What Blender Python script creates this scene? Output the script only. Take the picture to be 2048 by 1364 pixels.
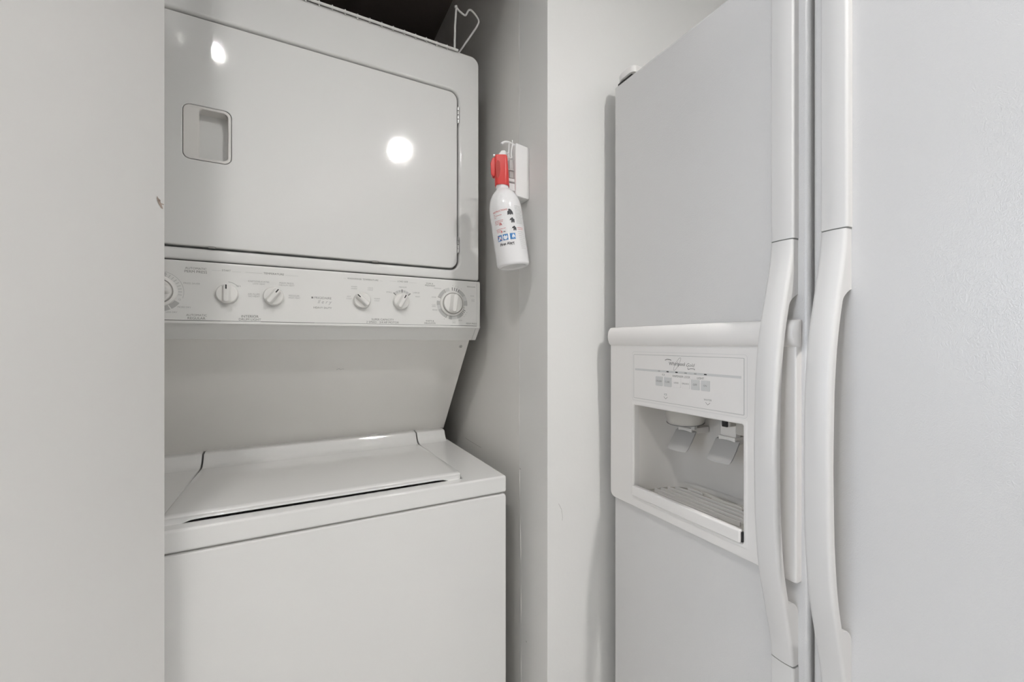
import bpy, bmesh, math, random
from mathutils import Vector, Matrix
random.seed(7)
for o in list(bpy.data.objects):
    bpy.data.objects.remove(o, do_unlink=True)
C = bpy.context.scene.collection
SC = bpy.context.scene

# ------------------------------------------------------------------ camera
cam_d = bpy.data.cameras.new('camera')
cam = bpy.data.objects.new('camera', cam_d); C.objects.link(cam)
cam_d.sensor_width = 36.0
cam_d.lens = 36.0 * 837.0 / 2048.0
cam_d.shift_y = 3.0 / 2048.0
cam_d.clip_start = 0.02
cam.location = (0, 0, 1.21)
cam.rotation_euler = (math.radians(90), 0, -math.radians(27.677))
SC.camera = cam

# ------------------------------------------------------------------ world, exposure, lamp strengths
W = bpy.data.worlds.new('sky'); SC.world = W; W.use_nodes = True
bg = W.node_tree.nodes['Background']
bg.inputs[0].default_value = (0.80, 0.88, 1.0, 1)
SKY = 6.2              # overcast daylight that enters by the side window
bg.inputs[1].default_value = SKY
SC.view_settings.view_transform = 'Standard'
SC.view_settings.look = 'None'
SC.view_settings.gamma = 1.0
SC.view_settings.use_curve_mapping = False
SC.view_settings.exposure = 0.0
cy_ = SC.cycles
cy_.max_bounces = 7; cy_.diffuse_bounces = 5; cy_.glossy_bounces = 3; cy_.transmission_bounces = 2
cy_.caustics_reflective = False; cy_.caustics_refractive = False
cy_.use_adaptive_sampling = True; cy_.adaptive_threshold = .035; cy_.adaptive_min_samples = 16
LAMP_MAIN = 3800.0      # radiance of the round flush lamps' diffusers
LAMP_SPOT = 2700.0      # radiance of the twin bulbs
FILL_FAR = 120.0  # radiance of the added fill lamp beyond the refrigerator
FILL_LEFT = 27.0  # radiance of the added fill lamp by the window wall

pl_ = bpy.data.lights.new('window_portal', 'AREA'); pl_.shape = 'RECTANGLE'; pl_.size = 1.08; pl_.size_y = 1.28
pl_.cycles.is_portal = True            # only guides the sampling of the sky through the window
po_ = bpy.data.objects.new('window_portal', pl_); C.objects.link(po_)
po_.location = (-2.165, .01, 1.45); po_.rotation_euler = (0, math.radians(-90), 0)

# ------------------------------------------------------------------ materials
def mat(name, col, rough=0.5, bump=0.0, bscale=200.0, spec=0.5, metal=0.0, coat=0.0, emit=0.0,
        var=0.0, vscale=3.0, kind='noise', stretch=None, alpha=1.0, trans=0.0, bdist=0.001):
    m = bpy.data.materials.new(name); m.use_nodes = True
    nt = m.node_tree; b = nt.nodes['Principled BSDF']
    b.inputs['Base Color'].default_value = (*col, 1)
    b.inputs['Roughness'].default_value = rough
    b.inputs['Specular IOR Level'].default_value = spec
    b.inputs['Metallic'].default_value = metal
    b.inputs['Coat Weight'].default_value = coat
    b.inputs['Coat Roughness'].default_value = 0.12
    if trans: b.inputs['Transmission Weight'].default_value = trans
    if emit:
        b.inputs['Emission Color'].default_value = (*col, 1); b.inputs['Emission Strength'].default_value = emit
    tc = nt.nodes.new('ShaderNodeTexCoord')
    src = tc.outputs['Object']
    if bump:
        mp = nt.nodes.new('ShaderNodeMapping'); nt.links.new(src, mp.inputs[0])
        if stretch: mp.inputs['Scale'].default_value = stretch
        if kind == 'leather':
            n1 = nt.nodes.new('ShaderNodeTexNoise'); n1.inputs['Scale'].default_value = bscale * 0.35; n1.inputs['Detail'].default_value = 2
            add = nt.nodes.new('ShaderNodeVectorMath'); add.operation = 'MULTIPLY_ADD'
            nt.links.new(mp.outputs[0], n1.inputs['Vector'])
            nt.links.new(n1.outputs['Color'], add.inputs[0]); add.inputs[1].default_value = (.02, .02, .02)
            nt.links.new(mp.outputs[0], add.inputs[2])
            v = nt.nodes.new('ShaderNodeTexVoronoi'); v.feature = 'F1'; v.inputs['Scale'].default_value = bscale
            nt.links.new(add.outputs[0], v.inputs['Vector']); h = v.outputs['Distance']
        else:
            n1 = nt.nodes.new('ShaderNodeTexNoise'); n1.inputs['Scale'].default_value = bscale; n1.inputs['Detail'].default_value = 3
            nt.links.new(mp.outputs[0], n1.inputs['Vector']); h = n1.outputs['Fac']
        bp = nt.nodes.new('ShaderNodeBump'); bp.inputs['Strength'].default_value = bump; bp.inputs['Distance'].default_value = bdist
        nt.links.new(h, bp.inputs['Height']); nt.links.new(bp.outputs[0], b.inputs['Normal'])
    if var:
        n2 = nt.nodes.new('ShaderNodeTexNoise'); n2.inputs['Scale'].default_value = vscale; n2.inputs['Detail'].default_value = 4
        nt.links.new(src, n2.inputs['Vector'])
        mx = nt.nodes.new('ShaderNodeMix'); mx.data_type = 'RGBA'
        nt.links.new(n2.outputs['Fac'], mx.inputs[0])
        mx.inputs[6].default_value = (*[c * (1 - var) for c in col], 1)
        mx.inputs[7].default_value = (*[min(1, c * (1 + var)) for c in col], 1)
        nt.links.new(mx.outputs[2], b.inputs['Base Color'])
    return m

M_ENAM = mat('white_enamel', (.72, .716, .703), .065, .12, 380, coat=0, var=.012, vscale=5, bdist=.0004)
M_ENAM2 = mat('white_enamel_panel', (.82, .805, .775), .30, .10, 420, var=.015, vscale=6, bdist=.0004)
M_CONS = mat('control_plastic', (.72, .715, .695), .38, .05, 900, bdist=.0002)
M_KNOB = mat('knob_plastic', (.72, .71, .685), .30)
M_PLAS = mat('cream_plastic', (.69, .67, .645), .38)
M_FPL = mat('fridge_plastic', (.75, .73, .71), .36, .04, 700, bdist=.0002)
M_FRID = mat('fridge_textured_steel', (.625, .617, .61), .25, .24, 380, kind='leather', stretch=(1, 1.25, .95), bdist=.0007)
M_CAV = mat('dispenser_liner', (.80, .775, .74), .42)
M_PAD = mat('grey_paddle', (.52, .51, .495), .35)
M_WALL = mat('wall_paint', (.735, .73, .715), .6, .25, 120, var=.01, vscale=2, bdist=.0006)
M_CLOS = mat('closet_paint', (.77, .755, .73), .65, .3, 100, var=.02, vscale=3, bdist=.0006)
M_DOOR = mat('door_paint', (.74, .73, .715), .42, .12, 90, var=.012, vscale=4, bdist=.0005)
M_CEIL = mat('ceiling_paint', (.80, .80, .79), .8)
M_CSHADE = mat('closet_painted_shade', (.20, .165, .15), .8, var=.1, vscale=4)  # dark brown puts the upper closet's shade into the colour
M_FLOOR = mat('floor_tile', (.72, .70, .67), .35, var=.05, vscale=4)
M_GAP = mat('dark_gap', (.035, .033, .03), .8)
M_INK = mat('grey_ink', (.21, .21, .20), .6)
M_INKL = mat('pale_grey_ink', (.38, .38, .37), .6)
M_SEG = mat('dial_grey', (.45, .45, .44), .55)
M_SEGL = mat('dial_pale_grey', (.58, .58, .57), .55)
M_BLACK = mat('black_plastic', (.015, .015, .015), .4)
M_WIRE = mat('white_vinyl_wire', (.72, .71, .69), .35)
M_METAL = mat('hinge_metal', (.62, .62, .60), .35, metal=.7)
M_RED = mat('red_plastic', (.62, .045, .04), .33)
M_CAN = mat('white_gloss_can', (.78, .775, .78), .12, coat=.5)
M_BRK = mat('bracket_plastic', (.78, .775, .77), .35)
M_RINK = mat('red_ink', (.60, .20, .20), .5)
M_BINK = mat('blue_ink', (.06, .22, .50), .5)
M_WINK = mat('white_ink', (.75, .77, .8), .5)
M_KINK = mat('black_ink', (.03, .03, .035), .5)
M_CHIP = mat('bare_chip', (.42, .34, .29), .8, var=.2, vscale=200)
M_SCUF = mat('scuff_grey', (.33, .32, .30), .8)
M_LAMP = mat('lamp_diffuser', (1.0, .98, .96), .5, emit=LAMP_MAIN)
M_BULB = mat('lamp_bulb', (1.0, .98, .96), .5, emit=LAMP_SPOT)
M_FILL_FAR = mat('fill_diffuser_far', (1.0, .98, .96), .5, emit=FILL_FAR)
M_FILL_LEFT = mat('fill_diffuser_left', (1.0, .98, .96), .5, emit=FILL_LEFT)
M_CHUTE = mat('chute_plastic', (.52, .50, .46), .45)
M_HAND = mat('handle_plastic', (.63, .618, .605), .36, .04, 700, bdist=.0002)
M_GLASS = mat('window_glass', (1, 1, 1), .0, trans=1.0)

# ------------------------------------------------------------------ helpers
WL = {}   # world location of every object made here
def empty(name, loc, label=None, cat=None, group=None, kind=None):
    o = bpy.data.objects.new(name, None); C.objects.link(o); o.location = loc
    o.empty_display_size = .05; WL[o.name] = Vector(loc)
    if label: o['label'] = label
    if cat: o['category'] = cat
    if group: o['group'] = group
    if kind: o['kind'] = kind
    return o

def mesh(name, verts, faces, m, parent=None, smooth=40, kind=None, label=None, fix=True):
    bm = bmesh.new()
    vs = [bm.verts.new(v) for v in verts]
    for f in faces:
        try: bm.faces.new([vs[i] for i in f])
        except ValueError: pass
    if fix: bmesh.ops.recalc_face_normals(bm, faces=bm.faces)
    return from_bm(name, bm, m, parent, smooth, kind, label)

def from_bm(name, bm, m, parent=None, smooth=40, kind=None, label=None):
    me = bpy.data.meshes.new(name); bm.to_mesh(me); bm.free()
    xs = [v.co for v in me.vertices]
    lo = Vector([min(c[i] for c in xs) for i in range(3)]); hi = Vector([max(c[i] for c in xs) for i in range(3)])
    cen = (lo + hi) / 2
    me.transform(Matrix.Translation(-cen))
    if smooth:
        me.shade_smooth(); me.set_sharp_from_angle(angle=math.radians(smooth))
    me.materials.append(m)
    o = bpy.data.objects.new(name, me); C.objects.link(o)
    WL[o.name] = cen.copy()
    if smooth:
        wn = o.modifiers.new('normals', 'WEIGHTED_NORMAL'); wn.mode = 'FACE_AREA'; wn.weight = 100; wn.keep_sharp = True
    if parent: o.parent = parent; o.location = cen - WL[parent.name]
    else: o.location = cen
    if kind: o['kind'] = kind
    if label: o['label'] = label
    return o

def bm_box(bm, x0, x1, y0, y1, z0, z1, r=0.0, seg=2):
    v = [bm.verts.new(p) for p in ((x0,y0,z0),(x1,y0,z0),(x1,y1,z0),(x0,y1,z0),(x0,y0,z1),(x1,y0,z1),(x1,y1,z1),(x0,y1,z1))]
    fs = [bm.faces.new([v[i] for i in f]) for f in ((0,3,2,1),(4,5,6,7),(0,1,5,4),(1,2,6,5),(2,3,7,6),(3,0,4,7))]
    if r > 0:
        es = list({e for f in fs for e in f.edges})
        bmesh.ops.bevel(bm, geom=es, offset=r, segments=seg, affect='EDGES', profile=.5)

def box(name, b, m, parent=None, r=0.0, seg=2, **k):
    bm = bmesh.new(); bm_box(bm, *b, r=r, seg=seg)
    return from_bm(name, bm, m, parent, **k)

def boxes(name, bs, m, parent=None, r=0.0, seg=2, **k):
    bm = bmesh.new()
    for b in bs: bm_box(bm, *b, r=r, seg=seg)
    return from_bm(name, bm, m, parent, **k)

def rr(a0, a1, b0, b1, r, n=6):
    """rounded rectangle outline in 2D; r single or (bl, br, tr, tl)"""
    if not isinstance(r, (tuple, list)): r = (r,) * 4
    out = []
    for (cx, cy, a, q) in ((a0 + r[0], b0 + r[0], 180, r[0]), (a1 - r[1], b0 + r[1], 270, r[1]),
                           (a1 - r[2], b1 - r[2], 0, r[2]), (a0 + r[3], b1 - r[3], 90, r[3])):
        for k in range(n + 1):
            t = math.radians(a + 90 * k / n)
            out.append((cx + q * math.cos(t), cy + q * math.sin(t)))
    return out

def rings(name, rs, m, parent=None, cap0=True, cap1=True, loop=False, **k):
    n = len(rs[0]); v = [p for r in rs for p in r]; f = []
    rng = range(len(rs)) if loop else range(len(rs) - 1)
    for i in rng:
        j = (i + 1) % len(rs)
        for q in range(n):
            p = (q + 1) % n
            f.append((i * n + q, i * n + p, j * n + p, j * n + q))
    if not loop:
        if cap0: f.append(tuple(range(n)))
        if cap1: f.append(tuple((len(rs) - 1) * n + q for q in range(n)))
    return mesh(name, v, f, m, parent, **k)

def onY(pts, y): return [(a, y, b) for a, b in pts]     # outline in X,Z at depth y
def onX(pts, x): return [(x, a, b) for a, b in pts]     # outline in Y,Z at depth x

def prism(name, pts, axis, c0, c1, m, parent=None, r=0.0, seg=2, **k):
    """closed polygon extruded along an axis, optionally bevelled"""
    def P(a, b, c): return {'x': (c, a, b), 'y': (a, c, b), 'z': (a, b, c)}[axis]
    bm = bmesh.new()
    lo = [bm.verts.new(P(a, b, c0)) for a, b in pts]; hi = [bm.verts.new(P(a, b, c1)) for a, b in pts]
    bm.faces.new(lo); bm.faces.new(hi)
    for i in range(len(pts)):
        j = (i + 1) % len(pts); bm.faces.new((lo[i], lo[j], hi[j], hi[i]))
    bmesh.ops.recalc_face_normals(bm, faces=bm.faces)
    if r > 0: bmesh.ops.bevel(bm, geom=list(bm.edges), offset=r, segments=seg, affect='EDGES', profile=.5)
    return from_bm(name, bm, m, parent, **k)

def bm_tube(bm, pts, r, n=10):
    pts = [Vector(p) for p in pts]; rs = []
    up = Vector((.13, .21, .97)).normalized()
    for i, p in enumerate(pts):
        d = (pts[min(i + 1, len(pts) - 1)] - pts[max(i - 1, 0)]).normalized()
        a = up - d * up.dot(d)
        if a.length < 1e-4: a = Vector((1, 0, 0)) - d * d.x
        a.normalize(); b = d.cross(a); up = a
        q = r[i] if isinstance(r, (list, tuple)) else r
        rs.append([bm.verts.new(p + a * q * math.cos(2 * math.pi * k / n) + b * q * math.sin(2 * math.pi * k / n)) for k in range(n)])
    for i in range(len(rs) - 1):
        for k in range(n):
            bm.faces.new((rs[i][k], rs[i][(k + 1) % n], rs[i + 1][(k + 1) % n], rs[i + 1][k]))
    bm.faces.new(rs[0][::-1]); bm.faces.new(rs[-1])

def tube(name, pts, r, m, parent=None, n=10, **k):
    bm = bmesh.new(); bm_tube(bm, pts, r, n)
    bmesh.ops.recalc_face_normals(bm, faces=bm.faces)
    return from_bm(name, bm, m, parent, **k)

def smooth_path(pts, it=2):
    pts = [Vector(p) for p in pts]
    for _ in range(it):
        q = [pts[0]]
        for a, b in zip(pts[:-1], pts[1:]):
            q += [a * .75 + b * .25, a * .25 + b * .75]
        q.append(pts[-1]); pts = q
    return pts

_tc = {}
def text_geo(s, bold=0.0, shear=0.0, align='CENTER'):
    key = (s, bold, shear, align)
    if key in _tc: return _tc[key]
    cu = bpy.data.curves.new('t', 'FONT'); cu.body = s; cu.size = 1; cu.align_x = align
    cu.offset = bold; cu.shear = shear; cu.resolution_u = 3; cu.space_line = .8
    o = bpy.data.objects.new('t', cu); C.objects.link(o)
    bpy.context.view_layer.update()
    me = o.evaluated_get(bpy.context.evaluated_depsgraph_get()).to_mesh()
    vs = [tuple(v.co) for v in me.vertices]; fs = [tuple(p.vertices) for p in me.polygons]
    bpy.data.objects.remove(o, do_unlink=True); bpy.data.curves.remove(cu)
    xs = [v[0] for v in vs]; ys = [v[1] for v in vs]
    cx = (min(xs) + max(xs)) / 2; cy = (min(ys) + max(ys)) / 2
    w = max(xs) - min(xs); h = max(ys) - min(ys)
    vs = [(v[0] - cx, v[1] - cy) for v in vs]
    _tc[key] = (vs, fs, w, h); return _tc[key]

def write(s, place, m, parent, width=None, height=None, bold=0.0, shear=0.0, rot=0.0, name='lettering'):
    """flat print; place(u, v) -> 3D; s centred on (0, 0)"""
    vs, fs, w, h = text_geo(s, bold, shear)
    sx = width / w if width else height / h
    sy = height / h if height else sx
    c, q = math.cos(rot), math.sin(rot)
    pts = []
    for x, y in vs:
        x *= sx; y *= sy
        pts.append(place(x * c - y * q, x * q + y * c))
    return mesh(name, pts, fs, m, parent, smooth=0, fix=False)

def polys(name, ps, place, m, parent, **k):
    if name in ('dial_marks', 'small_print'): k['kind'] = 'stuff'
    v, f = [], []
    for p in ps:
        f.append(tuple(range(len(v), len(v) + len(p)))); v += [place(*q) for q in p]
    return mesh(name, v, f, m, parent, smooth=0, fix=False, **k)

def rect(a0, a1, b0, b1): return [(a0, b0), (a1, b0), (a1, b1), (a0, b1)]

def arc(cx, cz, r0, r1, a0, a1):
    n = max(1, int(abs(a1 - a0) / 6)); out = []
    for k in range(n):
        p, q = [math.radians(a0 + (a1 - a0) * (k + e) / n) for e in (0, 1)]
        out.append([(cx + r0 * math.sin(p), cz + r0 * math.cos(p)), (cx + r1 * math.sin(p), cz + r1 * math.cos(p)),
                    (cx + r1 * math.sin(q), cz + r1 * math.cos(q)), (cx + r0 * math.sin(q), cz + r0 * math.cos(q))])
    return out

def stroke(pts, w):
    out = []
    for (x0, y0), (x1, y1) in zip(pts[:-1], pts[1:]):
        d = math.hypot(x1 - x0, y1 - y0) or 1; nx, ny = -(y1 - y0) / d * w / 2, (x1 - x0) / d * w / 2
        out.append([(x0 - nx, y0 - ny), (x1 - nx, y1 - ny), (x1 + nx, y1 + ny), (x0 + nx, y0 + ny)])
    return out

# ------------------------------------------------------------------ the room
CE = 2.335
def struct(name, b, m, r=0.0, parent=None):
    return box(name, b, m, parent, r=r, kind='structure')
struct('floor', (-2.2, 3.1, -2.9, 1.62, -.06, 0), M_FLOOR)
ceil = struct('ceiling', (-2.2, 3.1, -2.9, .84, CE, CE + .06), M_CEIL)
wall_back = struct('wall_back', (.463, 3.05, .726, .847, 0, CE), M_WALL, r=.0015)
struct('wall_back_left', (-2.1, -.302, .726, .847, 0, CE), M_WALL)
struct('wall_header', (-.302, .463, .726, .847, 2.10, CE), M_WALL)
cr = struct('wall_closet_right', (.4665, .53, .8475, 1.58, 0, CE), M_CLOS)
struct('wall_closet_left', (-.37, -.305, .8475, 1.58, 0, CE), M_CLOS)
struct('wall_closet_back', (-.37, .53, 1.545, 1.60, 0, CE), M_CSHADE)  # shade of the closet is painted into this dark colour
struct('ceiling_closet', (-.37, .53, .8475, 1.60, CE, CE + .05), M_CSHADE)
struct('wall_front', (-2.2, 3.1, -2.96, -2.9, 0, CE), M_WALL)
struct('wall_right', (3.05, 3.11, -2.9, .84, 0, CE), M_WALL)
# left wall with the window opening
boxes('wall_left', [(-2.16, -2.1, -2.9, -.64, 0, CE), (-2.16, -2.1, .66, .84, 0, CE),
                    (-2.16, -2.1, -.64, .66, 0, .9), (-2.16, -2.1, -.64, .66, 2.0, CE)], M_WALL, kind='structure')
w1 = empty('window_1', (-2.13, .01, .9), kind='structure')
boxes('window_frame', [(-2.15, -2.10, -.64, -.60, .9, 2.0), (-2.15, -2.10, .62, .66, .9, 2.0), (-2.15, -2.10, -.60, .62, .9, .94),
                       (-2.15, -2.10, -.60, .62, 1.96, 2.0), (-2.145, -2.105, -.01, .03, .94, 1.96)], M_FPL, w1, r=.003)
# wobbly caulk seam where the partition meets the closet side wall
cz = []
for i in range(61):
    z = i * CE / 60
    y = .848 - .009 * max(0, min(1, (1.05 - z) / .35)) + .0009 * math.sin(z * 9) + .0006 * math.sin(z * 23 + 1)
    cz.append((.4645, y, z))
tube('trim_1', cz, [.0022 + .0008 * math.sin(i * 1.7) for i in range(61)], M_CLOS, None, n=8, kind='structure')
# wear on the partition and closet wall
polys('scuff_mark', stroke([(.846, .930), (.8445, .9235), (.8425, .9185), (.840, .9215)], .0014), lambda a, b: (.4625, a, b), M_SCUF, wall_back)
polys('scuff_mark', stroke([(1.193, .9205), (1.185, .9190), (1.156, .9181), (1.100, .9171), (1.075, .9168)], .0008), lambda a, b: (.4659, a, b), M_SCUF, cr)
polys('scuff_mark', stroke([(.8115, .541), (.8135, .5435)], .0022), lambda a, b: (.4625, a, b), M_SCUF, wall_back)
polys('scuff_mark', stroke([(.490, .875), (.497, .862), (.500, .845), (.499, .838)], .0006), lambda a, b: (a, .7255, b), M_SCUF, wall_back)

# folded closet door: leading leaf and the leaf it folds against
d1 = empty('door_1', (-.235, .575, .01), kind='structure')
def leaf(p, q, th, name):
    p, q = Vector(p), Vector(q); d = (q - p).normalized(); n = Vector((-d.y, d.x)) * th
    pts = [(p.x, p.y), (q.x, q.y), (q.x + n.x, q.y + n.y), (p.x + n.x, p.y + n.y)]
    return prism(name, pts, 'z', .012, 2.085, M_DOOR, d1, r=.0015)
leaf((-.2363, .382), (-.1610, .758), .034, 'door_panel')
leaf((-.2700, .390), (-.2640, .760), .034, 'door_panel')
dd = Vector((-.1610 + .2363, .758 - .382)).normalized()
def on_leaf(s, z): # s = distance back from the leading edge
    return (-.1610 - dd.x * s + .0004, .758 - dd.y * s, z)
polys('paint_chip', [[(.0230, 1.4075), (.0215, 1.4115), (.0180, 1.4095), (.0125, 1.4085), (.0150, 1.4050)], [(.0225, 1.4065), (.0140, 1.4075), (.0080, 1.4010), (.0060, 1.3985), (.0110, 1.3980), (.0180, 1.4020)],
                     [(.0115, 1.4050), (.0030, 1.4060), (.0050, 1.4045), (.0100, 1.4035)]],
      on_leaf, M_CHIP, d1)

# ------------------------------------------------------------------ lamps on the ceiling
def round_lamp(x, y, r, m, label, name='ceiling_light', group=None):
    t = empty(name, (x, y, CE), label, 'ceiling light', group)
    def ci(rad, z): return [(x + rad * math.cos(2 * math.pi * k / 32), y + rad * math.sin(2 * math.pi * k / 32), z) for k in range(32)]
    rings('frame', [ci(r * 1.25, CE), ci(r * 1.25, CE - .008), ci(r * 1.05, CE - .014), ci(r * 1.0, CE - .008)], M_FPL, t, cap0=False, cap1=False)
    rings('diffuser', [ci(r, CE - .004), ci(r * .98, CE - .010)], m, t)
    return t
round_lamp(.552, -.52, .022, M_LAMP, 'small round flush ceiling lamp behind the camera near the refrigerator')
round_lamp(-.32, -.01, .0145, M_BULB, 'tiny round ceiling spot above the folded door, nearer the window')
round_lamp(-.262, -.02, .0095, M_BULB, 'tiny round ceiling spot above the folded door, nearer the refrigerator')
round_lamp(1.75, -1.9, .14, M_FILL_FAR, 'large round fill lamp added out of view on the ceiling beyond the refrigerator')  # added for frontal fill, placed where its glare stays hidden
round_lamp(-1.3, -2.0, .14, M_FILL_LEFT, 'large round fill lamp added out of view on the ceiling by the window wall')  # second added fill lamp, its reflection hidden by the folded door

# ------------------------------------------------------------------ stacked washer and dryer
L = empty('stacked_laundry_center', (.07, 1.15, 0),
          'white stacked washer and dryer unit with control panel standing in the closet', 'washer dryer')
X0, X1, YB = -.273, .413, 1.49
# washer cabinet with rounded front corners
cab = [rr(X0 + o, X1 - o, .03 + o, .8815 - o, .007) for o in (0, 0, .0012, .004)]
rings('washer_cabinet', [onY(cab[0], YB), onY(cab[1], .818), onY(cab[2], .8145), onY(cab[3], .8130)], M_ENAM, L)
box('toe_kick', (X0 + .02, X1 - .02, .86, 1.45, 0.0, .03), M_GAP, L)
# worktop: U shaped rim around the lid well, plus the well floor
pts = [(X0, .8130), (X1, .8130), (X1, 1.23), (.3215, 1.23), (.3215, .8425), (-.1885, .8425), (-.1885, 1.23), (X0, 1.23)]
prism('worktop', pts, 'z', .8845, .9205, M_ENAM, L, r=.0045, seg=3)
box('lid_well', (X0 + .01, X1 - .01, .822, 1.47, .876, .9035), M_ENAM2, L, r=.001)
prism('finger_recess', [(.8425, .9150), (.846, .9120), (.852, .9045), (.86, .9045), (.86, .890), (.8425, .890)], 'x', -.150, .285, M_ENAM, L)
# lid: thin slab, thicker at its two front corners
def lid_ring(y, zb_mid, zb_end, zt, ro, sh=0.0):
    xs = [-.1845, -.181, -.172, -.158, -.145, -.13, 0, .07, .14, .262, .277, .290, .304, .313, .3175]
    top, bot = [], []
    for x in xs:
        e = min(x + .1845, .3175 - x)
        f = max(0.0, min(1.0, (e - .026) / .018)); f = f * f * (3 - 2 * f)
        edge = ro * (1 - min(1, e / .006)) ** 2
        xx = max(-.1845 + sh, min(.3175 - sh, x))
        top.append((xx, y, zt - edge)); bot.append((xx, y, zb_end + (zb_mid - zb_end) * f))
    return bot + top[::-1]
rs = [lid_ring(.8395, .9262, .9212, .9285, .001, .0055), lid_ring(.8382, .9250, .9203, .9300, .001, .0035), lid_ring(.8386, .9242, .9195, .9315, .001, .0022),
      lid_ring(.8405, .9236, .9190, .9328, .0015, .0010), lid_ring(.8440, .9234, .9188, .9338, .002, .0003), lid_ring(.850, .9230, .9188, .9340, .002), lid_ring(1.17, .918, .915, .9228, .002)]
rings('lid', rs, M_ENAM, L, smooth=50)
# back curl of worktop and lid under the sloping panel
def curl(name, xa, xb, z0):
    pr = [(1.160, z0 - .012), (1.160, z0), (1.178, z0 + .0005), (1.190, z0 + .003), (1.199, z0 + .009), (1.205, z0 + .019), (1.2085, z0 + .0265), (1.215, z0 + .029), (1.26, z0 + .029), (1.26, z0 - .012)]
    ra = []
    for x, s in ((xa, .0015), (xa + .0015, 0), (xb - .0015, 0), (xb, .0015)):
        ra.append([(x, y, z - (s if z > z0 - .005 else 0)) for y, z in pr])
    rings(name, ra, M_ENAM, L, smooth=35)
curl('lid_curl', -.1845, .3175, .9210)
curl('worktop_curl', X0, -.1885, .9200)
curl('worktop_curl', .3215, .4045, .9200)
# sloping panel between washer and dryer
neck = [(1.0215, 1.222), (1.2385, .9470), (YB, .9470), (YB, 1.222)]
prism('sloping_panel', neck, 'x', X0 + .001, X1 - .001, M_ENAM2, L, r=.0015)
nd = Vector((1.2385 - 1.0215, .9470 - 1.222)).normalized()       # down the slope
nn = Vector((-abs(nd.y), -abs(nd.x)))                             # outward (towards room and down)
def on_neck(x, s, off=.0006):
    return (x, 1.0215 + nd.x * s + nn.x * off, 1.222 + nd.y * s + nn.y * off)
def disc(name, x, s, r, h, m):
    ra = []
    for rad, off in ((r, 0), (r, h * .6), (r * .8, h)):
        ra.append([on_neck(x + rad * math.cos(2 * math.pi * k / 14), s + rad * math.sin(2 * math.pi * k / 14), off) for k in range(14)])
    return rings(name, ra, m, L, cap0=False)
scr = disc('screw', .3920, .0285, .0045, .0016, M_METAL)
polys('screw_slot', stroke([(-.002, -.0008), (.0022, .0012)], .0009), lambda a, b: on_neck(.3920 + a, .0285 + b, .0019), M_GAP, scr)
polys('scratch', stroke([(.093, .098), (.099, .0945), (.102, .0985), (.106, .0960), (.110, .0965)], .0009), lambda a, b: on_neck(a, b, .0004), M_SEG, L)

# control console
CF = .9545
con = [(.9545, 1.2500), (.9545, 1.3560), (.9565, 1.3600), (1.02, 1.3620), (1.06, 1.3620), (1.06, 1.2220), (1.010, 1.2160), (.9840, 1.2160), (.9822, 1.2172), (.9565, 1.2440), (.9530, 1.2452), (.9522, 1.2470), (.9525, 1.2495)]
ra = []
for x, o in ((X0 - .002, .002), (X0, 0), (X1 - .0035, 0), (X1 - .001, .0022)):
    ra.append([(x, y + (o if y < 1 else 0), z + (-o * .6 if z > 1.33 else (o * .3 if z < 1.23 else 0))) for y, z in con])
cons = rings('control_panel', ra, M_CONS, L, smooth=30)
box('end_cap_line', (.4025, .4031, .9539, .9547, 1.2505, 1.3555), M_SEGL, cons)
prism('end_cap_line', [(.9560, 1.2440), (.9822, 1.2168), (.9822, 1.2160), (.9554, 1.2440)], 'x', .3995, .4003, M_SEG, cons)
for xa, xb, mm in ((X0, -.120, M_INK), (-.120, -.055, M_INKL), (-.055, .04, M_INK), (.04, .26, M_INKL), (.26, .335, M_INKL), (.335, .402, M_INK)):
    box('edge_line', (xa, xb, .95415, .9547, 1.2500, 1.2512), mm, cons)
PY = CF - .0003
def pc(cx, cz): return lambda u, v: (cx + u, PY, cz + v)
def cw(s, x, z, width, m=M_INK, bold=0.0, **k): return write(s, pc(x, z), m, cons, width=width, bold=bold, **k)
K = CF / .95        # positions were read on the plane Y = .95
def q(x): return x * K
cw('AUTOMATIC', q(-.157), 1.3465, .0320); cw('PERM PRESS', q(-.157), 1.3405, .0335)
cw('PRESS SAVER', q(-.163), 1.3185, .0245, M_INKL)
cw('MORE DRY', q(-.174), 1.2745, .0195, M_INKL); cw('LESS DRY', q(-.1922), 1.2648, .0165, M_INKL)
cw('AUTOMATIC', q(-.1560), 1.2605, .0310); cw('REGULAR', q(-.1560), 1.2548, .0265)
cw('START', q(-.1105), 1.3464, .0140); cw('ON', q(-.0915), 1.3182, .0072, M_INKL)
cw('TEMPERATURE', q(-.0325), 1.3460, .0350)
cw('KNITS/DELICATES', q(-.0580), 1.3290, .0350, M_INKL); cw('LOW HEAT', q(-.0575), 1.3245, .0205, M_INKL)
cw('PERM PRESS', q(-.0105), 1.3287, .0250, M_INKL); cw('MEDIUM HEAT', q(-.0100), 1.3245, .0270, M_INKL)
cw('AIR FLUFF', q(-.0665), 1.3040, .0195, M_INKL); cw('NO HEAT', q(-.0660), 1.2997, .0185, M_INKL)
cw('REGULAR', q(.0030), 1.3045, .0190, M_INKL); cw('HIGH HEAT', q(.0035), 1.3002, .0210, M_INKL)
cw('INTERIOR', q(-.0725), 1.2605, .0285); cw('DRUM LIGHT', q(-.0725), 1.2546, .0365)
cw('FRIGIDAIRE', q(.0560), 1.3026, .0320)
polys('lettering', [rect(-.0018, .0018, -.0018, .0018)], pc(q(.0360), 1.3026), M_INK, cons)
cw('ll e r y', q(.0595), 1.2935, .0270, M_INKL, shear=.3)
cw('HEAVY DUTY', q(.0555), 1.2822, .0345)
cw('WASH/RINSE TEMPERATURE', q(.1350), 1.3470, .0640, M_INK)
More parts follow.
